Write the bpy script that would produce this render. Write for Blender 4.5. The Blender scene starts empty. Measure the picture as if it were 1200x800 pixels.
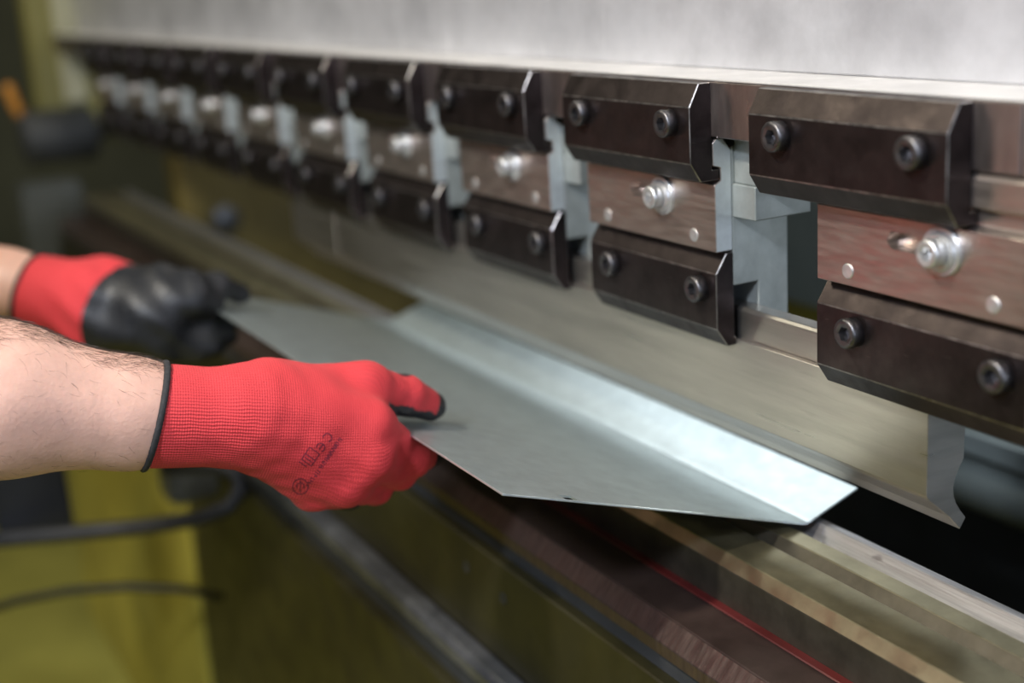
import bpy, bmesh, math, random
import numpy as np
from mathutils import Vector, Matrix
from mathutils.bvhtree import BVHTree

random.seed(7)
rng = np.random.default_rng(7)
scene = bpy.context.scene
C = scene.collection

# ------------------------------------------------------------------ camera
# All lengths below are millimetres from the camera's standing point:
# X along the press brake, Y into the machine, Z up (0 = eye height, EYE metres above the floor)
EYE = 1.40
F = 1575.0
def _unit(v): v = np.array(v, float); return v / np.linalg.norm(v)
_vx = np.array([-284 - 600, 17 - 400, F])
_d = _unit(_vx)
_dn = _unit([360., (F * F - 884 * 360.) / 383., F])
RX = -_d; RZ = -_dn; RY = np.cross(RZ, RX)
R = np.stack([RX, RY, RZ])
def W(x, y, z): return Vector((x * .001, y * .001, EYE + z * .001))
def ray(px, py): return R @ np.array([px - 600., py - 400., F])
def U(px, py, depth):
    return ray(px, py) * (depth / F)
cam = bpy.data.cameras.new('camera')
camo = bpy.data.objects.new('camera', cam); C.objects.link(camo)
m3 = Matrix(((R[0, 0], -R[0, 1], -R[0, 2]), (R[1, 0], -R[1, 1], -R[1, 2]), (R[2, 0], -R[2, 1], -R[2, 2])))
camo.matrix_world = Matrix.Translation(W(0, 0, 0)) @ m3.to_4x4()
cam.sensor_width = 36; cam.lens = F / 1200 * 36
cam.clip_start = .02; cam.clip_end = 60
cam.dof.use_dof = True
cam.dof.focus_distance = .76
cam.dof.aperture_fstop = 3.1
scene.camera = camo

# ------------------------------------------------------------------ light
world = bpy.data.worlds.new('hall'); scene.world = world; world.use_nodes = True
bg = world.node_tree.nodes['Background']
bg.inputs[0].default_value = (.80, .83, .78, 1); bg.inputs[1].default_value = .034
def area(name, loc, target, size, power, col):
    l = bpy.data.lights.new(name, 'AREA'); l.shape = 'DISK'; l.size = size; l.energy = power; l.color = col
    o = bpy.data.objects.new(name, l); C.objects.link(o)
    o.location = W(*loc); o.rotation_euler = (W(*target) - W(*loc)).to_track_quat('-Z', 'Y').to_euler()
    return o
area('warm_lamp', (-570, -660, 1080), (-700, 470, -200), .16, 31, (1, .93, .80))
area('cool_lamp', (130, -830, 780), (-600, 500, -300), .18, 26, (.80, .87, 1))
area('far_left_fill', (-2600, -900, 1700), (-2300, 500, -500), .9, 16, (1, .92, .70))  # unseen warm fill added to light the far left end
area('flange_fill', (-2050, 1250, 1050), (-900, 545, -345), 1.3, 11, (.90, .96, 1))  # unseen fill added behind the press to brighten the sheet's flange
area('rear_right_fill', (2100, 1900, 250), (-650, 490, -150), 1.8, 26, (.80, .88, 1))  # no window here: fill added at rear right to brighten end faces
area('front_right_fill', (2300, -450, 450), (-700, 480, -150), 1.2, 20, (.66, .77, 1))  # cool fill added at front right for the end faces, not a window
vs = scene.view_settings
vs.view_transform = 'Standard'; vs.look = 'None'; vs.gamma = 1; vs.exposure = 0
vs.use_curve_mapping = False

# ------------------------------------------------------------------ materials
def mat(name, col, metal=0., rough=.5, var=.15, scale=40., rvar=.1, bump=0., bscale=200., stretch=(1, 1, 1), spec=None, streak=None):
    m = bpy.data.materials.new(name); m.use_nodes = True
    nt = m.node_tree; N = nt.nodes; L = nt.links
    b = N['Principled BSDF']
    b.inputs['Metallic'].default_value = metal
    if spec is not None: b.inputs['Specular IOR Level'].default_value = spec
    tc = N.new('ShaderNodeTexCoord'); mp = N.new('ShaderNodeMapping'); mp.inputs['Scale'].default_value = stretch
    L.new(tc.outputs['Object'], mp.inputs['Vector'])
    n = N.new('ShaderNodeTexNoise'); n.inputs['Scale'].default_value = scale; n.inputs['Detail'].default_value = 6; n.inputs['Roughness'].default_value = .65
    L.new(mp.outputs[0], n.inputs['Vector'])
    mr = N.new('ShaderNodeMapRange'); mr.inputs[1].default_value = .3; mr.inputs[2].default_value = .7
    mr.inputs[3].default_value = 1 - var; mr.inputs[4].default_value = 1 + var
    L.new(n.outputs['Fac'], mr.inputs[0])
    mx = N.new('ShaderNodeMix'); mx.data_type = 'RGBA'; mx.blend_type = 'MULTIPLY'; mx.inputs[0].default_value = 1
    mx.inputs[6].default_value = (*col, 1); L.new(mr.outputs[0], mx.inputs[7])
    L.new(mx.outputs[2], b.inputs['Base Color'])
    rr = N.new('ShaderNodeMapRange'); rr.inputs[1].default_value = .3; rr.inputs[2].default_value = .7
    rr.inputs[3].default_value = max(.03, rough - rvar); rr.inputs[4].default_value = min(1, rough + rvar)
    n2 = N.new('ShaderNodeTexNoise'); n2.inputs['Scale'].default_value = scale * 1.7; n2.inputs['Detail'].default_value = 4
    L.new(mp.outputs[0], n2.inputs['Vector']); L.new(n2.outputs['Fac'], rr.inputs[0]); L.new(rr.outputs[0], b.inputs['Roughness'])
    if bump:
        n3 = N.new('ShaderNodeTexNoise'); n3.inputs['Scale'].default_value = bscale; n3.inputs['Detail'].default_value = 3
        L.new(mp.outputs[0], n3.inputs['Vector'])
        bp = N.new('ShaderNodeBump'); bp.inputs['Strength'].default_value = bump; bp.inputs['Distance'].default_value = .001
        L.new(n3.outputs['Fac'], bp.inputs['Height']); L.new(bp.outputs[0], b.inputs['Normal'])
    if streak:                                   # scratches and rubbed marks of their own shape
        sc, amount, scol, thr = streak
        mp2 = N.new('ShaderNodeMapping'); mp2.inputs['Scale'].default_value = sc
        L.new(tc.outputs['Object'], mp2.inputs['Vector'])
        n4 = N.new('ShaderNodeTexNoise'); n4.inputs['Scale'].default_value = 1; n4.inputs['Detail'].default_value = 3
        L.new(mp2.outputs[0], n4.inputs['Vector'])
        m4 = N.new('ShaderNodeMapRange'); m4.inputs[1].default_value = thr; m4.inputs[2].default_value = thr + .08
        m4.inputs[3].default_value = 0; m4.inputs[4].default_value = amount
        L.new(n4.outputs['Fac'], m4.inputs[0])
        mx2 = N.new('ShaderNodeMix'); mx2.data_type = 'RGBA'; mx2.inputs[7].default_value = (*scol, 1)
        L.new(m4.outputs[0], mx2.inputs[0]); L.new(mx.outputs[2], mx2.inputs[6]); L.new(mx2.outputs[2], b.inputs['Base Color'])
    return m

M = {}
M['ram'] = mat('ground_ram_steel', (.60, .60, .63), .55, .42, .22, 9, .10, .05, 300, (1, 1, 1), None, ((60, 1, 14), .5, (.85, .85, .88), .65))
M['ledge'] = mat('bright_ledge_steel', (.72, .70, .68), .5, .38, .15, 25, .08)
M['beam'] = mat('brownish_rail_steel', (.36, .31, .30), .95, .33, .28, 14, .08, .04, 200, (4, 1, 1))  # brownish base colour with random patchy tone
M['clamp'] = mat('burnished_black_steel', (.052, .041, .041), .9, .36, .35, 45, .08, .05, 500, (1, 1, 1), None, ((90, 90, 500), .25, (.2, .18, .17), .70))
M['worn'] = mat('worn_clamp_edge', (.30, .28, .27), .95, .35, .5, 120, .1)
M['plate'] = mat('nickel_steel_plate', (.52, .45, .41), .95, .38, .14, 30, .07, .04, 700, (1, 1, 6))
M['body'] = mat('milled_light_steel', (.37, .40, .39), .55, .42, .18, 50, .10, .05, 500)
M['lit_end'] = mat('lit_plate_end', (.60, .645, .66), .55, .40, .15, 50, .10, .05, 500)  # paler bluish copy for plate ends, side light put into the base colour
M['bolt'] = mat('worn_black_bolt', (.13, .125, .13), .9, .34, .25, 90, .10)
M['nut'] = mat('zinc_plated_bolt', (.66, .66, .66), .8, .36, .15, 90, .08)
M['punch'] = mat('ground_punch_steel', (.50, .47, .44), .95, .33, .16, 10, .06, .05, 300, (.6, 1, 8), None, ((25, 1, 260), .16, (.28, .25, .23), .62))
M['die'] = mat('oiled_die_steel', (.40, .355, .235), .95, .36, .18, 30, .08, .05, 300, (1, 1, 1), None, ((30, 60, 60), .5, (.08, .07, .05), .69))
M['ridge'] = mat('ground_die_ridge', (.42, .41, .42), .9, .38, .25, 40, .08, .08, 300, (.3, 12, 12), None, ((40, 80, 80), .6, (.10, .09, .09), .67))
M['dieside'] = mat('dark_die_side', (.11, .098, .075), .8, .42, .25, 40, .08)
M['rail'] = mat('brown_die_rail', (.17, .125, .11), .85, .38, .3, 35, .1, .06, 250, (6, 1, 1))
M['red'] = mat('dark_red_paint', (.075, .008, .008), .0, .5, .35, 20, .1)
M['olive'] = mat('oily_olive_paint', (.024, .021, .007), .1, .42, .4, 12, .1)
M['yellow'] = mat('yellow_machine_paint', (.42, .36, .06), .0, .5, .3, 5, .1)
M['sheet'] = mat('galvanized_sheet', (.62, .695, .70), .82, .34, .10, 60, .03, .04, 900, (1, 1, 1), None, ((16, 260, 260), .22, (.8, .84, .85), .66))
M['grey'] = mat('grey_green_steel', (.33, .38, .365), .4, .40, .15, 10, .08)
M['brown'] = mat('oily_brown_steel', (.045, .028, .024), .3, .38, .4, 18, .1)
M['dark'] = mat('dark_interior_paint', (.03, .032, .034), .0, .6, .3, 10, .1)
M['floor'] = mat('stained_yellow_floor', (.36, .33, .07), .0, .42, .4, 1.6, .15)
M['wall'] = mat('dim_hall_wall', (.16, .16, .10), .0, .8, .25, 1.5, .1)
M['rust'] = mat('dark_ochre_paint', (.17, .125, .03), .0, .5, .3, 5, .1)
M['beige'] = mat('beige_guide_paint', (.40, .38, .25), .0, .5, .2, 5, .1)
M['ochre'] = mat('olive_yellow_paint', (.20, .18, .05), .0, .5, .25, 5, .1)
M['cabinet'] = mat('dark_cabinet_paint', (.085, .09, .08), .1, .45, .25, 6, .1)
M['orange'] = mat('orange_paint', (.55, .23, .03), .0, .5, .1)
M['rubber'] = mat('black_rubber', (.02, .02, .022), .0, .55, .2, 20, .1)
M['bluegrey'] = mat('worn_blue_grey_steel', (.16, .165, .18), .7, .38, .6, 14, .12)

# ------------------------------------------------------------------ mesh helpers (mm in, metres out)
def tag(o, label=None, cat=None, group=None, kind=None):
    if label: o['label'] = label
    if cat: o['category'] = cat
    if group: o['group'] = group
    if kind: o['kind'] = kind
    return o
def finish(bm, name, bev=0., segs=1, smooth=False, bmat=-1):
    bmesh.ops.recalc_face_normals(bm, faces=bm.faces)
    if bev:
        es = [e for e in bm.edges if len(e.link_faces) == 2 and e.calc_face_angle(0) > .25]
        bmesh.ops.bevel(bm, geom=es, offset=bev * .001, segments=segs, affect='EDGES', clamp_overlap=True, material=bmat)
    me = bpy.data.meshes.new(name); bm.to_mesh(me); bm.free()
    if smooth: me.polygons.foreach_set('use_smooth', [True] * len(me.polygons))
    return me
def prism_bm(prof, x0, x1, bm=None):
    """profile in the YZ plane drawn out along X"""
    bm = bm or bmesh.new()
    a = [bm.verts.new((x0 * .001, y * .001, z * .001)) for y, z in prof]
    b = [bm.verts.new((x1 * .001, y * .001, z * .001)) for y, z in prof]
    n = len(prof)
    for i in range(n): bm.faces.new((a[i], a[(i + 1) % n], b[(i + 1) % n], b[i]))
    bm.faces.new(a[::-1]); bm.faces.new(b)
    return bm
def box_bm(x0, x1, y0, y1, z0, z1, bm=None):
    return prism_bm([(y0, z0), (y1, z0), (y1, z1), (y0, z1)], x0, x1, bm)
def lathe_bm(prof, segs=24, axis='Y', hexfrom=None, bm=None, c=(0, 0, 0)):
    """prof: list of (radius, height along axis); rings from index hexfrom on are hexagonal"""
    bm = bm or bmesh.new(); rings = []
    for k, (r, h) in enumerate(prof):
        ring = []
        for i in range(segs):
            t = 2 * math.pi * i / segs; rr = r
            if hexfrom is not None and k >= hexfrom:
                rr = r * math.cos(math.pi / 6) / math.cos((t % (math.pi / 3)) - math.pi / 6)
            u, v = rr * math.cos(t), rr * math.sin(t)
            p = {'Y': (u, h, v), 'Z': (u, v, h), 'X': (h, u, v)}[axis]
            ring.append(bm.verts.new(((p[0] + c[0]) * .001, (p[1] + c[1]) * .001, (p[2] + c[2]) * .001)))
        rings.append(ring)
    for a, b in zip(rings, rings[1:]):
        for i in range(segs): bm.faces.new((a[i], a[(i + 1) % segs], b[(i + 1) % segs], b[i]))
    bm.faces.new(rings[0]); bm.faces.new(rings[-1])
    return bm
def tube_bm(pts, r, segs=10, bm=None):
    bm = bm or bmesh.new(); rings = []; pts = [Vector(p) for p in pts]
    for i, p in enumerate(pts):
        t = (pts[min(i + 1, len(pts) - 1)] - pts[max(i - 1, 0)]).normalized()
        a = t.orthogonal().normalized() if i == 0 else (pa - t * pa.dot(t)).normalized()
        pa = a; b = t.cross(a)
        rings.append([bm.verts.new((p + (a * math.cos(2 * math.pi * k / segs) + b * math.sin(2 * math.pi * k / segs)) * r) * .001) for k in range(segs)])
    for a, b in zip(rings, rings[1:]):
        for k in range(segs): bm.faces.new((a[k], a[(k + 1) % segs], b[(k + 1) % segs], b[k]))
    bm.faces.new(rings[0]); bm.faces.new(rings[-1][::-1])
    return bm
def add(name, me, m, parent=None, loc=(0, 0, 0)):
    """loc: mm in the camera-based frame when top-level, mm offset from the parent otherwise"""
    o = bpy.data.objects.new(name, me); C.objects.link(o)
    if m is not None and not me.materials: me.materials.append(M[m] if isinstance(m, str) else m)
    if parent: o.parent = parent; o.location = Vector(loc) * .001
    else: o.location = W(*loc)
    return o
def empty(name, loc):
    o = bpy.data.objects.new(name, None); C.objects.link(o); o.location = W(*loc); o.empty_display_size = .05
    return o
def baked(o):
    """mesh with the modifiers of o applied"""
    dg = bpy.context.evaluated_depsgraph_get()
    me = bpy.data.meshes.new_from_object(o.evaluated_get(dg)); old = o.data
    o.modifiers.clear(); o.data = me
    return o
def cut(o, cutter_me):
    c = bpy.data.objects.new('cutter', cutter_me); C.objects.link(c); c.location = o.location
    md = o.modifiers.new('cut', 'BOOLEAN'); md.object = c; md.operation = 'DIFFERENCE'; md.solver = 'EXACT'
    bpy.context.view_layer.update()
    baked(o); bpy.data.objects.remove(c)

# ------------------------------------------------------------------ the hall
FLOOR = -EYE * 1000
o = add('floor', finish(box_bm(-7000, 2500, -3500, 5000, FLOOR - 60, FLOOR), 'floor'), 'floor'); tag(o, kind='structure')
o = add('wall_left', finish(box_bm(-7100, -7000, -3500, 5000, FLOOR, 3200), 'wall_left'), 'wall'); tag(o, kind='structure')
o = add('wall_back', finish(box_bm(-7000, 2500, 5000, 5100, FLOOR, 3200), 'wall_back'), 'wall'); tag(o, kind='structure')

# ------------------------------------------------------------------ press brake: ram, frame, bed
ram = empty('press_ram', (-1150, 560, -106))
def rel(base, x, y, z): return (x - base[0], y - base[1], z - base[2])
RB = (-1150, 560, -106)
def part(name, bm, m, parent, base, bev=0., segs=1, smooth=False):
    """mesh authored in camera-frame mm, hung on parent whose base is given"""
    bmesh.ops.translate(bm, verts=bm.verts, vec=Vector((-base[0], -base[1], -base[2])) * .001)
    return add(name, finish(bm, name, bev, segs, smooth), m, parent)
part('ram_plate', box_bm(-2720, 500, 531, 600, -70.6, 900), 'ram', ram, RB, 1.0)
part('ledge', prism_bm([(484, -72), (484, -70.8), (600, -70.8), (600, -72)], -2720, 500), 'ledge', ram, RB, .3)
for k, (a, b) in enumerate([(-2720, -1700.5), (-1700, -900.5), (-900, -421.5), (-421, 500)]):
    part('clamp_rail', box_bm(a, b, 484, 600, -105, -72.2), 'beam', ram, RB, .8)
tag(ram, 'grey steel press ram plate with a bright ledge above the punch holders', 'press ram')

FB = (-2800, 900, FLOOR)
frame = empty('side_frame', FB)
bm = prism_bm([(452, -285), (600, -285), (640, -262), (640, -110), (1500, -110), (1500, 1200), (452, 1200)], -2860, -2790)
part('frame_plate', bm, 'ochre', frame, FB, 4)
part('guide_strip', box_bm(-2789.8, -2770, 500, 545, -205, 1200), 'beige', frame, FB, 3)
part('rear_plate', prism_bm([(700, -330), (1500, -330), (1500, FLOOR), (560, FLOOR), (560, -700), (700, -560)], -2860, -2790), 'rust', frame, FB, 3)
part('knob', lathe_bm([(26, -2789.8), (30, -2786), (30, -2766), (22, -2758), (1, -2757)], 24, 'X', None, None, (0, 790, -478)), 'bluegrey', frame, FB, 0, 1, True)
tag(frame, 'yellow painted side frame plate closing the far end of the press', 'machine frame')

BB = (-1150, 440, FLOOR)
bed = empty('press_bed', BB)
XL, XR = -2520, 420
part('base_strip', prism_bm([(452, -388), (421, -388), (421, -420), (560, -420), (560, -388)], XL, XR), 'brown', bed, BB, .8)
part('red_edge', prism_bm([(456.8, -387.9), (451.5, -387.9), (450.5, -386.9), (451.2, -386.2), (456.8, -386.2)], -1000, XR), 'red', bed, BB)
part('brushed_strip', prism_bm([(420.5, -388), (411, -400), (411, -409), (420.5, -409)], XL, XR), 'rail', bed, BB, .5)
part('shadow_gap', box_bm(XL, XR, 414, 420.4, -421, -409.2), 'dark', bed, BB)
bp = part('bed_plate', box_bm(XL, XR, 405, 545, -506, -421.2), 'olive', bed, BB, 1.2)
for x, z in ((-872, -447), (-812, -449), (-1100, -450), (-600, -450), (-1400, -450)):
    part('screw_hole', lathe_bm([(4.5, 405.5), (4.5, 404.6), (3.2, 404.4), (3.0, 405.2)], 14, 'Y', None, None, (x, 0, z)), 'dark', bed, BB)
part('front_rail', prism_bm([(405, -506.2), (391, -506.2), (387, -511), (387, -522), (405, -522)], XL, XR), 'bluegrey', bed, BB, 1.0)
part('recess_strip', box_bm(XL, XR, 402, 545, -556, -522.2), 'dark', bed, BB)
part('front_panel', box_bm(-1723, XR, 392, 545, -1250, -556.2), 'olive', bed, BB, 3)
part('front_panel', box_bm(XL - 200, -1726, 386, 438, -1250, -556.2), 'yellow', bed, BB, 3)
part('plinth', box_bm(XL, XR, 430, 700, FLOOR, -1250.2), 'dark', bed, BB)
tag(bed, 'long oily press bed carrying the die under the sheet', 'press bed')

# ------------------------------------------------------------------ die
DT = -354.0
DB = (-1150, 500, -388)
die = empty('bending_die', DB)
prof = [(457, -387.6), (457, DT - 8), (462, DT), (490, DT), (497, DT - 9), (504, DT), (517.5, DT), (527.5, DT - 14), (537, DT), (542, DT), (542, -387.6)]
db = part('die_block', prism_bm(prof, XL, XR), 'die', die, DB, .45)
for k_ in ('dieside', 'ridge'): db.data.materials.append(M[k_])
for p_ in db.data.polygons:                                   # darker front faces and groove wall, freshly ground rear ridge
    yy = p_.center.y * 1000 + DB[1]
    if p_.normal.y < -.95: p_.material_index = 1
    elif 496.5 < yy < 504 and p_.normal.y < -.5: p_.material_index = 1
    elif yy > 527: p_.material_index = 2
tag(die, 'long multi groove steel die lying on the bed under the sheet', 'die')

# ------------------------------------------------------------------ punches
def punch(x0, x1, label):
    PB = ((x0 + x1) / 2, 514, -311)
    p = empty('punch', PB)
    body = [(500, -233), (500, -285.8), (502, -288.5), (517, -301.6), (525.6, -311.2), (529.8, -305.2)]
    for k in range(1, 7):                                      # hollow ground back of the nose
        t = k / 7.; y = 529.8 + (527.1 - 529.8) * t - 8.5 * math.sin(math.pi * min(1, t * 1.0)) ; z = -305.2 + 35.2 * t
        body.append((y, z))
    body += [(527.1, -270), (527.8, -233)]
    part('blade', prism_bm(body, x0, x1), 'punch', p, PB, .35)
    part('tang', prism_bm([(504, -232.8), (504, -215), (506, -213), (517, -213), (517, -232.8)], x0, x1), 'punch', p, PB, .4)
    tag(p, label, 'punch', 'punch sections')
    return p
punch(-1341, -489, 'long grey steel punch section with a cut end over the die')
punch(-1478, -1342, 'short darker punch section butted to the far end of the long punch')

# ------------------------------------------------------------------ punch holders (one per pitch of 200 mm)
def bolt_me(r, h, sock):
    return finish(lathe_bm([(r, 0), (r, -h + 1.2), (r - .4, -h + .5), (r - 1.2, -h), (sock + 1.3, -h), (sock, -h + .4), (sock * .97, -h + 5.6), (.3, -h + 6.0)], 36, 'Y', 5), 'bolt', 0, 1, False)
b_big = bolt_me(8.3, 7.5, 4.4)
b_nut = bolt_me(7.2, 8, 3.6)
for me in (b_big, b_nut):
    for p_ in me.polygons:
        p_.use_smooth = p_.index < 36 * 4
washer_me = finish(lathe_bm([(12.5, 0), (12.5, -1.8), (12, -2.3), (10.2, -2.4), (9.6, -3.6), (8, -4)], 36, 'Y'), 'washer')
pin_me = finish(lathe_bm([(4.2, .2), (4.2, -.35), (3.6, -.7), (.2, -.9)], 20, 'Y'), 'dowel_pin')
# local frame of a holder: x from its left end, y and z in camera-frame mm minus the base
HB = (73, 490, -236)
def L_(prof): return [(y - HB[1], z - HB[2]) for y, z in prof]
up_prof = [(484, -72.5), (475.3, -72.5), (468, -86), (468, -119.5), (475.3, -131), (489, -131), (489, -124.5), (484, -124.5)]
lo_prof = [(498.5, -176.8), (493.2, -176.8), (485, -189), (485, -224.3), (493, -236.2), (499.6, -236.2), (499.6, -231), (498.5, -231)]
pl_prof = [(485.5, -175.5), (485.5, -134), (490, -131.6), (490, -124), (484.6, -122.2), (484.6, -108.5), (487, -106.3), (492, -106.3), (498, -114), (498, -175.5)]
bo_prof = [(498.3, -112), (498.3, -198), (517.5, -198), (517.5, -232), (541, -232), (541, -112)]
up_me = finish(prism_bm(L_(up_prof), -73, 73), 'upper_clamp', .5, 1, False, 1)
lo_me = finish(prism_bm(L_(lo_prof), -73, 73), 'lower_clamp', .5, 1, False, 1)
for me in (up_me, lo_me): me.materials.append(M['clamp']); me.materials.append(M['worn'])
bo_me = finish(prism_bm(L_(bo_prof), -73, 73), 'holder_body', .5)
we_me = finish(prism_bm(L_([(498.3, -134.5), (498.3, -155), (541, -155), (541, -134.5)]), 73.2, 95), 'wedge_block', .6)
ra_me = finish(prism_bm(L_([(500, -107), (500, -134.3), (541, -134.3), (541, -107)]), 73.2, 126.6), 'top_spacer', .6)
pl_me0 = finish(prism_bm(L_(pl_prof), -73, 73), 'adjusting_plate', .4)
tmp = add('tmp', pl_me0, 'plate')
sb = bmesh.new(); ring = []
n = 10
sl = [(18 - 73 + 50 + 0 + 9 * math.cos(a) - 0, 0) for a in (0,)]
xs0, xs1, zc, rs = -73 + 58, -73 + 92, -146 - HB[2], 4.6
for side, xc, a0 in ((1, xs1, -math.pi / 2), (-1, xs0, math.pi / 2)):
    for k in range(n + 1):
        a = a0 + math.pi * k / n
        ring.append((xc + rs * math.cos(a), zc + rs * math.sin(a)))
fr = [sb.verts.new((x * .001, (478 - HB[1]) * .001, z * .001)) for x, z in ring]
bk = [sb.verts.new((x * .001, (494 - HB[1]) * .001, z * .001)) for x, z in ring]
for i in range(len(ring)): sb.faces.new((fr[i], fr[(i + 1) % len(ring)], bk[(i + 1) % len(ring)], bk[i]))
sb.faces.new(fr); sb.faces.new(bk[::-1])
cut(tmp, finish(sb, 'slot_cutter'))
pl_me = tmp.data
pl_me.materials.append(M['lit_end'])
for p_ in pl_me.polygons:
    if abs(p_.normal.x) > .9 and abs(p_.center.x) > .07: p_.material_index = 1      # ends paler, the light they catch put into the colour
bpy.data.objects.remove(tmp)

ORD = ['', 'second', 'third', 'fourth', 'fifth', 'sixth', 'seventh', 'eighth', 'ninth', 'tenth', 'eleventh']
for i in range(10):
    x0 = -595.5 - 200 * i - (1 if i else 0)
    sh = 36.5 if i == 0 else 0
    h = empty('punch_holder', (x0 + 73, HB[1], HB[2]))
    uc = add('upper_clamp', up_me, 'clamp', h)
    for bx in (27.5, 126.5):
        add('bolt', b_big, 'bolt', uc, (bx - 73, 468 - HB[1], -96.0 - HB[2]))
    pl = add('adjusting_plate', pl_me, 'plate', h, (sh, 0, 0))
    wa = add('washer', washer_me, 'nut', pl, (91.5 - 73, 485.5 - HB[1], -146.2 - HB[2]))
    add('lock_bolt', b_nut, 'nut', pl, (91.5 - 73, 481.6 - HB[1], -146.2 - HB[2]))
    for px_ in (24.5, 123.5):
        add('dowel_pin', pin_me, 'nut', pl, (px_ - 73, 485.5 - HB[1], -167.5 - HB[2]))
    lc = add('lower_clamp', lo_me, 'clamp', h, (sh, 0, 0))
    for bx in (30.0, 130.0):
        add('bolt', b_big, 'bolt', lc, (bx - 73, 485 - HB[1], -200.0 - HB[2]))
    add('holder_body', bo_me, 'body', h, (sh, 0, 0))
    if i:
        add('wedge_block', we_me, 'body', h); add('top_spacer', ra_me, 'body', h)
    if i == 0: lab = 'black two clamp punch holder hanging above the cut end of the punch'
    else: lab = '%s punch holder along the ram counted from the cut end of the punch' % ORD[i]
    tag(h, lab, 'tool holder', 'punch holders along the ram')

# ------------------------------------------------------------------ inside of the machine, behind the tools
bpn = add('back_panel', finish(prism_bm([(0, 0), (0, 190), (14, 190), (14, 0)], -1100, 1300), 'back_panel', 2), 'grey', None, (-900, 1000, -398))
tag(bpn, 'grey green steel panel at the back of the press seen between holders', 'panel')
for nm, prof_, lab in (('gauge_rail', [(880, -424), (940, -424), (940, -446), (900, -452), (880, -446)], 'flat grey back gauge rail above the round gauge bar'),):
    o = add(nm, finish(prism_bm([(y - 900, z + 440) for y, z in prof_], -900, 900), nm, 2), 'grey', None, (-300, 900, -440)); tag(o, lab, 'rail')
o = add('gauge_bar', finish(lathe_bm([(20, -900), (23, -898), (23, 898), (20, 900)], 32, 'X'), 'gauge_bar', 0, 1, True), 'grey', None, (-300, 900, -482))
tag(o, 'round grey back gauge bar behind the punch', 'bar')
o = add('void_backing', finish(prism_bm([(0, 0), (0, 860), (40, 860), (40, 0)], -1500, 1300), 'void_backing', 3), 'dark', None, (-700, 1100, FLOOR))  # dark sheet added to stand for the unlit void under the gauge
tag(o, 'black cover sheet added as the dark void behind the die', 'cover')

# ------------------------------------------------------------------ the bent sheet
sx0, sx1 = -1277, -615
fy, fz = 311.0, -278.0; by, bz = 525.6, -351.6; gy, gz = 568.0, -337.8
SB = ((sx0 + sx1) / 2, by, bz)
t1 = math.atan2(fz - bz, -(by - fy)); 
d1 = np.array([fy - by, fz - bz]); d1 /= np.linalg.norm(d1); d2 = np.array([gy - by, gz - bz]); d2 /= np.linalg.norm(d2)
n1 = np.array([d1[1], -d1[0]]); n2 = np.array([-d2[1], d2[0]])
if n1[1] < 0: n1 = -n1
if n2[1] < 0: n2 = -n2
top = [np.array([fy, fz])]
pb = np.array([by, bz]); cut_ = 4.0
p1, p2 = pb + d1 * cut_, pb + d2 * cut_
arc = [(1 - t) ** 2 * p1 + 2 * t * (1 - t) * pb + t * t * p2 for t in np.linspace(0, 1, 7)]
top += arc + [np.array([gy, gz])]
bot = [np.array([fy, fz]) - n1 * 1.3] + [a - (n1 * (1 - t) + n2 * t) / np.linalg.norm(n1 * (1 - t) + n2 * t) * 1.3 for a, t in zip(arc, np.linspace(0, 1, 7))] + [np.array([gy, gz]) - n2 * 1.3]
prof = [tuple(p) for p in top] + [tuple(p) for p in bot[::-1]]
bm = prism_bm([(y - SB[1], z - SB[2]) for y, z in prof], sx0 - SB[0], sx1 - SB[0])
sheet = add('sheet_metal', finish(bm, 'sheet_metal', .25), 'sheet', None, SB)
cb = box_bm(-624.5 - SB[0], -616 - SB[0], 351 - SB[1], 359 - SB[1], -330 - SB[2], -260 - SB[2])
cut(sheet, finish(cb, 'notch_cutter'))
tag(sheet, 'galvanized steel sheet with a bent up flange held in both gloves over the die', 'metal sheet')
SN = np.array([0, n1[0], n1[1]]); SP = np.array([0, fy, fz])
def sheet_side(p): return float((np.asarray(p) - SP) @ SN)

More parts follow.
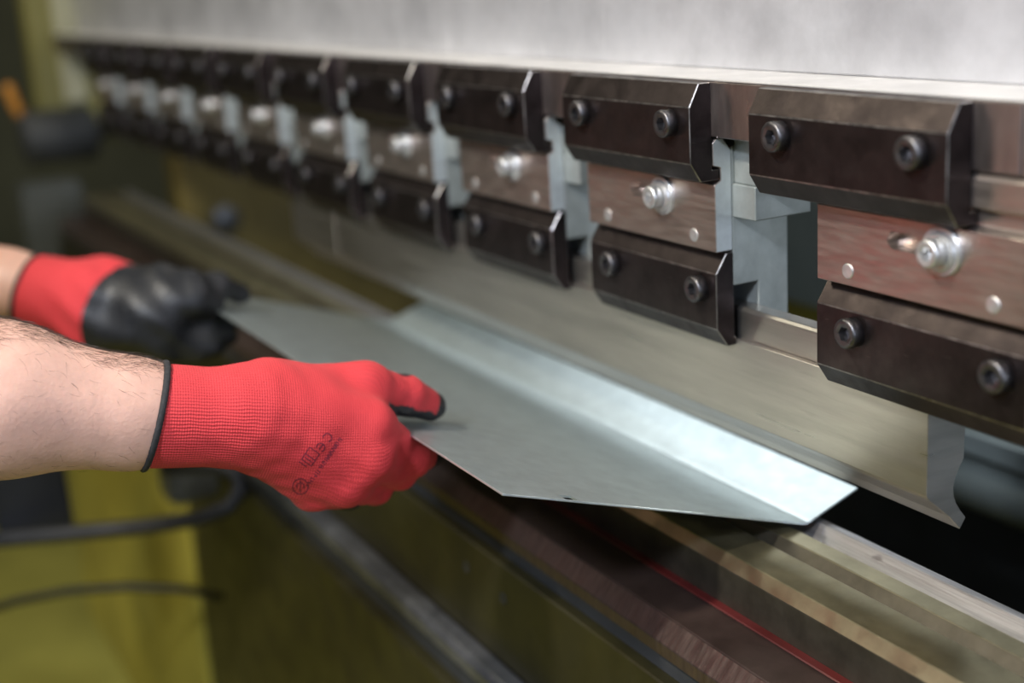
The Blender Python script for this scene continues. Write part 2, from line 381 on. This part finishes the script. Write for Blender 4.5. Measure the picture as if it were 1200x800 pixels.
# ------------------------------------------------------------------ hands: smooth solids from tapered limbs
def sd_cone(P, a, b, ra, rb):
    ab = b - a; l2 = ab @ ab
    t = np.clip(((P - a) @ ab) / l2, 0, 1)
    return np.linalg.norm(P - a - t[..., None] * ab, axis=-1) - (ra + (rb - ra) * t)
def smin(a, b, k):
    h = np.clip(.5 + .5 * (b - a) / k, 0, 1)
    return b + (a - b) * h - k * h * (1 - h)
def surface_nets(fn, lo, hi, step):
    ax = [np.arange(lo[i], hi[i] + step, step) for i in range(3)]
    G = np.stack(np.meshgrid(*ax, indexing='ij'), -1)
    D = fn(G.astype(np.float32))
    s = D < 0
    nx, ny, nz = D.shape
    acc = np.zeros((nx - 1, ny - 1, nz - 1, 3)); cnt = np.zeros((nx - 1, ny - 1, nz - 1))
    cs = [(i, j, k) for i in (0, 1) for j in (0, 1) for k in (0, 1)]
    def corner(A, c): return A[c[0]:nx - 1 + c[0], c[1]:ny - 1 + c[1], c[2]:nz - 1 + c[2]]
    for a in cs:
        for d in range(3):
            if a[d]: continue
            b = list(a); b[d] = 1
            da, db = corner(D, a), corner(D, b)
            x = (da < 0) != (db < 0)
            t = np.where(x, da / np.where(x, da - db, 1), 0)
            off = np.zeros(da.shape + (3,)); off[...] = a; off[..., d] = t
            acc += np.where(x[..., None], off, 0); cnt += x
    act = cnt > 0
    idx = -np.ones(act.shape, int); idx[act] = np.arange(act.sum())
    ijk = np.argwhere(act)
    V = np.array(lo) + (ijk + acc[act] / cnt[act][:, None]) * step
    faces = []
    for d in range(3):
        u, v = [(1, 2), (2, 0), (0, 1)][d]
        sl0 = [slice(None)] * 3; sl1 = [slice(None)] * 3
        sl0[d] = slice(0, -1); sl1[d] = slice(1, None)
        A, B = s[tuple(sl0)], s[tuple(sl1)]
        e = np.argwhere(A != B)
        e = e[(e[:, u] > 0) & (e[:, v] > 0) & (e[:, u] < act.shape[u]) & (e[:, v] < act.shape[v])]
        flip = A[tuple(e.T)]
        def cell(du, dv):
            c = e.copy(); c[:, u] -= du; c[:, v] -= dv; return idx[tuple(c.T)]
        q = np.stack([cell(1, 1), cell(0, 1), cell(0, 0), cell(1, 0)], 1)
        q[~flip] = q[~flip][:, ::-1]
        faces.append(q)
    Fq = np.concatenate(faces); Fq = Fq[(Fq >= 0).all(1)]
    return V, Fq
def limb(prims):
    """prims: list of (a, b, ra, rb, k) in mm -> distance function"""
    def fn(P):
        D = None
        for a, b, ra, rb, k in prims:
            d = sd_cone(P, np.array(a, np.float32), np.array(b, np.float32), ra, rb)
            D = d if D is None else smin(D, d, k)
        return D
    return fn
def bounds(prims, pad=6):
    pts = np.array([p for q in prims for p in (q[0], q[1])]); r = max(max(q[2], q[3]) for q in prims)
    lo = np.min([np.minimum(np.array(q[0]) - q[2], np.array(q[1]) - q[3]) for q in prims], 0) - pad
    hi = np.max([np.maximum(np.array(q[0]) + q[2], np.array(q[1]) + q[3]) for q in prims], 0) + pad
    return lo, hi
def relax(V, Fq, it=2, lam=.5):
    n = len(V)
    for _ in range(it):
        S = np.zeros_like(V); c = np.zeros(n)
        for k in range(4):
            for j in ((k + 1) % 4, (k + 3) % 4):
                np.add.at(S, Fq[:, k], V[Fq[:, j]]); np.add.at(c, Fq[:, k], 1)
        V = V + lam * (S / np.maximum(c, 1)[:, None] - V)
    return V
def mesh_np(name, V, Fq, base, attr=None):
    used = np.unique(Fq); mp = -np.ones(len(V), int); mp[used] = np.arange(len(used))
    Vu = (V[used] - np.array(base)) * .001
    me = bpy.data.meshes.new(name); me.from_pydata(Vu.tolist(), [], mp[Fq].tolist())
    me.polygons.foreach_set('use_smooth', [True] * len(me.polygons))
    if attr is not None:
        at = me.attributes.new('weave', 'FLOAT_VECTOR', 'POINT'); at.data.foreach_set('vector', attr[used].astype(np.float32).ravel())
    me.update()
    return me

def knit_mat(name, col):
    m = bpy.data.materials.new(name); m.use_nodes = True; nt = m.node_tree; N = nt.nodes; L = nt.links; b = N['Principled BSDF']
    at = N.new('ShaderNodeAttribute'); at.attribute_name = 'weave'
    sep = N.new('ShaderNodeSeparateXYZ'); L.new(at.outputs['Vector'], sep.inputs[0])
    def sine(src, per):
        a = N.new('ShaderNodeMath'); a.operation = 'MULTIPLY'; a.inputs[1].default_value = 2 * math.pi / per; L.new(src, a.inputs[0])
        s = N.new('ShaderNodeMath'); s.operation = 'SINE'; L.new(a.outputs[0], s.inputs[0]); return s.outputs[0]
    nz = N.new('ShaderNodeTexNoise'); nz.inputs['Scale'].default_value = .08; L.new(at.outputs['Vector'], nz.inputs['Vector'])
    nm = N.new('ShaderNodeMath'); nm.operation = 'MULTIPLY'; nm.inputs[1].default_value = 2.2; L.new(nz.outputs['Fac'], nm.inputs[0])
    ad = N.new('ShaderNodeMath'); ad.operation = 'ADD'; L.new(sep.outputs['Y'], ad.inputs[0]); L.new(nm.outputs[0], ad.inputs[1])
    s1 = sine(ad.outputs[0], 2.1); s2 = sine(sep.outputs['X'], 1.5)
    # ribs stronger on the cuff (Z of the attribute = 1 there)
    k = N.new('ShaderNodeMapRange'); k.inputs[3].default_value = .35; k.inputs[4].default_value = 1; L.new(sep.outputs['Z'], k.inputs[0])
    m1 = N.new('ShaderNodeMath'); m1.operation = 'MULTIPLY'; L.new(s1, m1.inputs[0]); L.new(k.outputs[0], m1.inputs[1])
    m2 = N.new('ShaderNodeMath'); m2.operation = 'MULTIPLY_ADD'; L.new(s2, m2.inputs[0]); m2.inputs[1].default_value = .5; L.new(m1.outputs[0], m2.inputs[2])
    bp = N.new('ShaderNodeBump'); bp.inputs['Strength'].default_value = .4; bp.inputs['Distance'].default_value = .0006; L.new(m2.outputs[0], bp.inputs['Height'])
    L.new(bp.outputs[0], b.inputs['Normal'])
    mr = N.new('ShaderNodeMapRange'); mr.inputs[1].default_value = -1.5; mr.inputs[2].default_value = 1.5; mr.inputs[3].default_value = .80; mr.inputs[4].default_value = 1.12
    L.new(m2.outputs[0], mr.inputs[0])
    mx = N.new('ShaderNodeMix'); mx.data_type = 'RGBA'; mx.blend_type = 'MULTIPLY'; mx.inputs[0].default_value = 1; mx.inputs[6].default_value = (*col, 1)
    L.new(mr.outputs[0], mx.inputs[7]); L.new(mx.outputs[2], b.inputs['Base Color'])
    b.inputs['Roughness'].default_value = .75; b.inputs['Sheen Weight'].default_value = .06; b.inputs['Sheen Tint'].default_value = (1, .5, .45, 1)
    return m
M['knit'] = knit_mat('red_knit', (.60, .034, .042))
M['coat'] = mat('black_latex_coating', (.010, .011, .014), 0, .46, .3, 120, .1, .35, 260)
M['trim'] = mat('black_cuff_binding', (.018, .018, .02), 0, .8, .3, 300, .1, .4, 900)
M['print'] = mat('dark_red_print', (.16, .012, .03), 0, .8, .3, 500, .05)
M['hair'] = mat('dark_arm_hair', (.035, .02, .012), 0, .5, .2, 200)
def skin_mat():
    m = mat('fair_skin', (.62, .37, .29), 0, .5, .10, 55, .06, .25, 420)
    b = m.node_tree.nodes['Principled BSDF']
    b.inputs['Subsurface Weight'].default_value = .12; b.inputs['Subsurface Radius'].default_value = (.006, .002, .001); b.inputs['Subsurface Scale'].default_value = .6
    return m
M['skin'] = skin_mat()

def pj(p):
    c = R.T @ np.asarray(p, float); return 600 + F * c[0] / c[2], 400 + F * c[1] / c[2], c[2]
def px(r, depth): return r * depth / F
def seg(a, b, k=5.):
    """a, b = (px, py, depth, radius in px) measured on the photograph"""
    return (U(*a[:3]), U(*b[:3]), px(a[3], a[2]), px(b[3], b[2]), k)

PBASE = tuple(U(0, 468, 754) + np.array([0, -60, 0]))
person = empty('person', PBASE)
tag(person, 'person in red knit work gloves with black palms holding the sheet at its edge', 'person')

def build_arm(hand, cuff_a, cuff_cut, fore, step, coat_fn, trim_w, weave_axis, weave_c, cuff_len, fold=.4):
    """hand: glove limbs; fore: bare arm limbs; the glove opens at the plane through cuff_a with normal cuff_dir (towards the fingers)"""
    f = limb(hand)
    def glove_fn(P):
        fq = 1. if fold < 1 else .42
        d = f(P); pl = (P - cuff_a) @ cuff_cut
        w = fold * np.sin((P[..., 0] * .21 + P[..., 2] * .33) * fq + 1.3 * np.sin(P[..., 1] * .07)) * np.sin((P[..., 1] * .22 + P[..., 2] * .08) * fq) * np.clip(pl / 60, .15, 1)
        return np.maximum(d + w, -pl)
    def trim_fn(P):
        d = f(P); pl = (P - cuff_a) @ cuff_cut
        q = np.sqrt((np.abs(d - .3)) ** 2 + (pl - .5) ** 2)
        return q - trim_w
    lo, hi = bounds(hand)
    V, Q = surface_nets(glove_fn, lo, hi, step); V = relax(V, Q, 2)
    tV, tQ = surface_nets(trim_fn, np.minimum(lo, cuff_a - 60), np.minimum(hi, cuff_a + 60), 1.4 if step < 1.8 else 2.)
    fV, fQ = surface_nets(limb(fore), *bounds(fore), 2.6); fV = relax(fV, fQ, 2)
    # weave coordinates: along the hand, around the wrist axis, cuff mask
    ax = weave_axis; rel_ = V - weave_c; al = rel_ @ ax
    e1 = np.cross(ax, [0, 0, 1.]); e1 /= np.linalg.norm(e1); e2 = np.cross(ax, e1)
    ang = np.arctan2(rel_ @ e2, rel_ @ e1)
    att = np.stack([al, ang * 33., np.clip(1 - (al - cuff_len) / 10, 0, 1)], 1)
    cen = V[Q].mean(1); black = coat_fn(cen, np.cross(V[Q[:, 2]] - V[Q[:, 0]], V[Q[:, 3]] - V[Q[:, 1]]))
    g = add('glove', mesh_np('glove', V, Q[~black], PBASE, att), 'knit', person)
    add('palm_coating', mesh_np('palm_coating', V, Q[black], PBASE), 'coat', g)
    add('cuff_binding', mesh_np('cuff_binding', tV, tQ, PBASE), 'trim', g)
    a = add('arm', mesh_np('arm', fV, fQ, PBASE), 'skin', person)
    return g, a, (V, Q), (fV, fQ)

# ---- right hand
hand = [
    seg((160, 486, 782, 63), (292, 490, 806, 56), 6),
    seg((292, 486, 806, 54), (350, 500, 818, 52), 14),
    seg((318, 470, 814, 44), (434, 494, 828, 29), 12),      # index metacarpal
    seg((318, 488, 814, 44), (430, 534, 829, 32), 12),
    seg((315, 505, 816, 44), (404, 562, 832, 32), 12),
    seg((312, 515, 820, 38), (368, 570, 842, 29), 12),
    seg((330, 500, 840, 46), (405, 520, 862, 42), 14),      # palm side
    seg((434, 500, 829, 29), (484, 538, 862, 20), 4),       # index finger
    seg((484, 538, 862, 20), (506, 530, 902, 16), 4),
    seg((432, 534, 830, 31), (468, 552, 868, 21), 4),
    seg((468, 552, 868, 21), (486, 536, 902, 16), 4),
    seg((404, 562, 833, 30), (440, 572, 872, 19), 4),
    seg((440, 572, 872, 19), (462, 552, 904, 15), 4),
    seg((368, 570, 843, 27), (408, 580, 874, 17), 4),
    seg((408, 580, 874, 17), (436, 566, 900, 13), 4),
    seg((322, 462, 824, 38), (426, 455, 850, 28), 12),      # thumb
    seg((426, 455, 850, 28), (476, 464, 874, 23.5), 12),
    seg((476, 464, 874, 23.5), (505, 475, 893, 18), 4),
]
for nm, q in (('thumb tip', hand[-1]), ('index', hand[7]), ('index tip', hand[8]), ('mid tip', hand[10])):
    0 and print(nm, 'side a %.1f r %.1f  side b %.1f r %.1f' % (sheet_side(q[0]), q[2], sheet_side(q[1]), q[3]))
ta, tb = hand[-2][0], hand[-1][1]
cuff_a = U(180, 487, 786); wr = U(292, 490, 806); cdir = wr - cuff_a; cdir /= np.linalg.norm(cdir)
vdir = -R @ np.array([-.2, .12, 1.]); vdir /= np.linalg.norm(vdir)
midp = U(400, 520, 846)
def coat_right(cen, nrm):
    d = -(cen - midp) @ vdir                       # depth behind the middle of the hand
    black = d > 22
    t = np.clip(((cen - hand[-2][0]) @ (tb - hand[-2][0])) / ((tb - hand[-2][0]) @ (tb - hand[-2][0])), -1, 2)
    base = hand[-2][0] + t[:, None] * (tb - hand[-2][0])
    near = (np.linalg.norm(cen - base, axis=1) < 20) & (t > .05)
    side = (cen - base) @ vdir
    up = cen @ np.array([0, 0, 1.]) - base @ np.array([0, 0, 1.])
    wob = 1.2 * np.sin(t * 17) 
    tb_black = (side < np.where(up > 0, 5.0, 4.0) + wob) | (t + .015 * wob > .95) | (up < -4.0 + .6 * wob)
    al = (cen - cuff_a) @ cdir
    return np.where(near, tb_black, black & (al > 62))
fore = [
    (U(235, 488, 796), U(150, 484, 781), 26, 31.5, 4),
    (U(150, 484, 781), U(0, 468, 754), 31.5, 42.5, 10),
    (U(0, 468, 754), np.array([-800., -60, -165]), 42.5, 47, 12),
    (np.array([-800., -60, -165]), np.array([-805., -95, -150]), 46, 44, 12),
    (np.array([-805., -95, -150]), np.array([-880., -150, 40]), 44, 50, 14),
]
g_r, a_r, (gV, gQ), (fV, fQ) = build_arm(hand, cuff_a, _unit(cdir + .16 * (R @ np.array([0, 1., 0]))), fore, 1.5, coat_right, 2.1, cdir, cuff_a, 52)

# ---- left hand
lh = [
    seg((10, 340, 1217, 45), (120, 355, 1210, 49), 6),
    seg((120, 355, 1210, 48), (190, 358, 1206, 43), 14),
    seg((120, 372, 1204, 42), (190, 388, 1194, 36), 14),
    seg((175, 365, 1195, 40), (228, 348, 1192, 24), 14),
    seg((190, 352, 1208, 38), (236, 356, 1206, 26), 14),
    seg((222, 338, 1196, 24), (256, 336, 1215, 17), 5),      # thumb
    seg((256, 336, 1215, 17), (280, 345, 1232, 12), 4),
    seg((222, 372, 1206, 24), (262, 374, 1222, 16), 4),      # fingers under the sheet
    seg((214, 386, 1200, 24), (260, 392, 1214, 16), 4),
    seg((206, 394, 1194, 22), (250, 406, 1206, 15), 4),
    seg((196, 394, 1190, 24), (232, 412, 1200, 14), 4),
]
lcuff = U(36, 343, 1215); lwr = U(120, 353, 1210); lcd = lwr - lcuff; lcd /= np.linalg.norm(lcd)
lcen = U(196, 392, 1185)
def coat_left(cen, nrm): return (np.linalg.norm(cen - lcen, axis=1) < 74) | ((cen - lcuff) @ lcd > 100)
lfore = [
    (U(85, 350, 1212), U(10, 334, 1216), 29, 32, 4),
    (U(10, 334, 1216), U(-90, 316, 1225), 32, 38, 8),
    (U(-90, 316, 1225), np.array([-1330., -80, -190]), 38, 46, 12),
    (np.array([-1330., -80, -190]), np.array([-1290., -150, 40]), 45, 50, 14),
]
g_l, a_l, _, _ = build_arm(lh, lcuff, _unit(lcd + .15 * (R @ np.array([0, 1., 0]))), lfore, 2.0, coat_left, 2.1, lcd, lcuff, 70, 2.4)

# sleeves end the upper arms
for a, b in (((-862., -140, -20), (-905., -170, 130)), ((-1302., -135, -20), (-1270., -165, 130))):
    sv, sq = surface_nets(limb([(np.array(a), np.array(b), 56, 66, 4)]), *bounds([(np.array(a), np.array(b), 56, 66, 4)]), 4)
    add('sleeve', mesh_np('sleeve', sv, sq, PBASE), 'rubber', person)

# ---- hair on the right forearm
def arm_hair(arm, count):
    me = arm.data; me.calc_loop_triangles()
    V = np.array([v.co for v in me.vertices]) * 1000 + np.array(PBASE)
    Nn = np.array([v.normal for v in me.vertices])
    axis = _unit(U(150, 484, 781) - U(0, 468, 754))
    al = (V - U(0, 468, 754)) @ axis
    view = np.array([(-v @ n) for v, n in zip(V / np.linalg.norm(V, axis=1)[:, None], Nn)])
    w = ((al > -170) & (al < 88)) * np.where(Nn[:, 2] > .8, 9., .45) * (view > -.5)
    ids = rng.choice(len(V), count, p=w / w.sum())
    bm = bmesh.new()
    for i in ids:
        p = V[i] + rng.normal(0, .8, 3); n = Nn[i]
        top = n[2] > .55
        t1 = axis * rng.uniform(.3, 1.) + np.array([0, 0, -1.]) * rng.uniform(-.2, .9) + rng.normal(0, .3, 3)
        t1 -= n * (t1 @ n); t1 /= np.linalg.norm(t1)
        ln = rng.uniform(5, 11) if top else rng.uniform(3, 7); bend = rng.normal(0, .35)
        t2 = np.cross(n, t1)
        pts = [p - n * .4 + t1 * ln * s + n * (2.2 * s - 1.6 * s * s) * (1.0 if top else .45) + t2 * bend * ln * s * s for s in (0, .35, .7, 1)]
        prev = None
        for s, q in zip((.055, .05, .035, .012), pts):
            a = t2 * s; b = n * s
            ringv = [bm.verts.new(Vector((q + c - np.array(PBASE)) * .001)) for c in (a, -a * .5 + b, -a * .5 - b)]
            if prev:
                for k in range(3): bm.faces.new((prev[k], prev[(k + 1) % 3], ringv[(k + 1) % 3], ringv[k]))
            prev = ringv
    o = add('arm_hair', finish(bm, 'arm_hair'), 'hair', arm, (0, 0, 0)); tag(o, kind='stuff')
arm_hair(a_r, 5600)

# ---- print on the back of the right glove
bvh = BVHTree.FromPolygons([Vector(v) for v in gV.tolist()], gQ.tolist())
def stick(o_name, strokes, width):
    """strokes: polylines in photograph pixels on the glove, laid onto the knit as flat ink"""
    bm = bmesh.new()
    for s in strokes:
        pts = []
        for a, b in zip(s, s[1:]):
            nseg = max(1, int(math.hypot(b[0] - a[0], b[1] - a[1]) / 1.5))
            for k in range(nseg): pts.append((a[0] + (b[0] - a[0]) * k / nseg, a[1] + (b[1] - a[1]) * k / nseg))
        pts.append(s[-1])
        prev = None
        for k, p in enumerate(pts):
            q0, q1 = pts[max(0, k - 1)], pts[min(len(pts) - 1, k + 1)]
            tx, ty = q1[0] - q0[0], q1[1] - q0[1]; l = math.hypot(tx, ty) or 1
            nx_, ny_ = -ty / l * width / 2, tx / l * width / 2
            pair = []
            for sg in (1, -1):
                r = Vector(ray(p[0] + sg * nx_, p[1] + sg * ny_)).normalized()
                hit, nn, _, dist = bvh.ray_cast(Vector((0, 0, 0)), r)
                if hit is None: pair = None; break
                pair.append(bm.verts.new((hit - r * .25 - Vector(PBASE)) * .001))
            if pair and prev: bm.faces.new((prev[0], prev[1], pair[1], pair[0]))
            prev = pair
    return add(o_name, finish(bm, o_name), 'print', g_r)
rd = np.array([-.57, .82]); upv = np.array([.82, .57])      # reading direction and letter tops on the photograph
def T(o, u, v): return (o[0] + rd[0] * u + upv[0] * v, o[1] + rd[1] * u + upv[1] * v)
def arc_pts(o, cu, cv, r, a0, a1, n=12): return [T(o, cu + r * math.cos(math.radians(a0 + (a1 - a0) * k / n)), cv + r * math.sin(math.radians(a0 + (a1 - a0) * k / n))) for k in range(n + 1)]
o0 = (383, 505)
st = [arc_pts(o0, 6, 5, 5, 50, 310), arc_pts(o0, 20, 5, 5, 50, 310), [T(o0, 15, 5), T(o0, 23, 5)]]
stick('ce_mark', st, 1.3)
o1 = (363, 524)
st = [[T(o1, 0, 0), T(o1, 0, 14), T(o1, 17, 14), T(o1, 17, 0), T(o1, 0, 0)], [T(o1, 9, 0), T(o1, 9, 14)], [T(o1, 13, 2), T(o1, 13, 12)], [T(o1, 21, -1), T(o1, 21, 10)]]
stick('booklet_mark', st, 1.2)
o2 = (352, 570)
st = [arc_pts(o2, 0, 0, 9, 0, 360, 24), arc_pts(o2, 0, 0, 4.5, 90, 330, 12), [T(o2, -6, -4), T(o2, 6, 4)]]
stick('round_mark', st, 1.2)
st = []
o3 = (399, 510); u = 0
while u < 74:
    w_ = random.choice((2.2, 3.0)); 
    if random.random() < .82:
        st.append([T(o3, u, 0), T(o3, u, 5)])
        if random.random() < .6: st.append([T(o3, u, random.choice((0, 2.5, 5))), T(o3, u + w_ * .7, random.choice((0, 2.5, 5)))])
    u += w_
stick('print_line', st, .9)

# ------------------------------------------------------------------ far end of the hall
def obj_box(name, m, x, y, z, sx, sy, sz, label, cat, bev=6):
    o = add(name, finish(box_bm(-sx / 2, sx / 2, -sy / 2, sy / 2, 0, sz), name, bev, 2), m, None, (x, y, z)); return tag(o, label, cat)

obj_box('control_box', 'cabinet', -2640, 420, -550, 90, 110, 215, 'dark grey box standing beside the far end of the bed', 'box')
o = add('motor_housing', finish(lathe_bm([(40, -70), (52, -60), (52, 60), (40, 70), (14, 72), (14, 95)], 28, 'Y'), 'motor_housing', 0, 1, True), 'dark', None, (-2730, 470, -262)); tag(o, 'dark round motor housing beside the yellow frame', 'motor')
o = add('orange_lever', finish(tube_bm([(0, 0, 0), (0, -14, 30), (0, -22, 62), (0, -24, 74)], 11, 14), 'orange_lever', 0, 1, True), 'orange', None, (-2760, 418, -232)); tag(o, 'orange lever beside the dark motor housing', 'lever')
# low tube rail, cable and boxes in front of the bed
def U_(p): return tuple(U(*p))
q0 = U(-90, 645, 1500)
pts = [np.array([q0[0] - 40, q0[1] - 20, FLOOR + 2.]), q0 + np.array([-40., -20, -60]), q0 + np.array([-22., -10, -14]), U(-60, 640, 1500), U(0, 632, 1500), U(90, 624, 1500), U(170, 617, 1505), U(235, 607, 1515), U(268, 594, 1520), U(282, 575, 1525), U(278, 556, 1530), U(255, 545, 1535), U(190, 548, 1540)]
b0 = pts[0]
o = add('tube_rail', finish(tube_bm([p - b0 for p in pts], 9.5, 12), 'tube_rail', 0, 1, True), 'rubber', None, tuple(b0)); tag(o, 'bent black tube rail in front of the yellow panel', 'rail')
q0 = U(-60, 732, 1640)
pts = [np.array([q0[0] - 30, q0[1] - 10, FLOOR + 4.]), q0 + np.array([-30., -10, -60]), U(-40, 722, 1640), U(20, 704, 1640), U(80, 692, 1640), U(150, 687, 1645), U(215, 690, 1650), U(262, 700, 1655)]
b0 = pts[0]
o = add('cable', finish(tube_bm([p - b0 for p in pts], 5.5, 10), 'cable', 0, 1, True), 'olive', None, tuple(b0)); tag(o, 'dark cable drooping before the yellow panel under the tube rail', 'cable')
q = U(35, 590, 1560); obj_box('pedal_box', 'rubber', q[0], q[1], q[2] - 30, 80, 80, 90, 'black box behind the bent tube rail', 'box')
q = U(165, 575, 1600); obj_box('switch_box', 'bluegrey', q[0], 355, q[2] - 20, 60, 60, 50, 'blue grey switch box inside the bent tube rail', 'box')
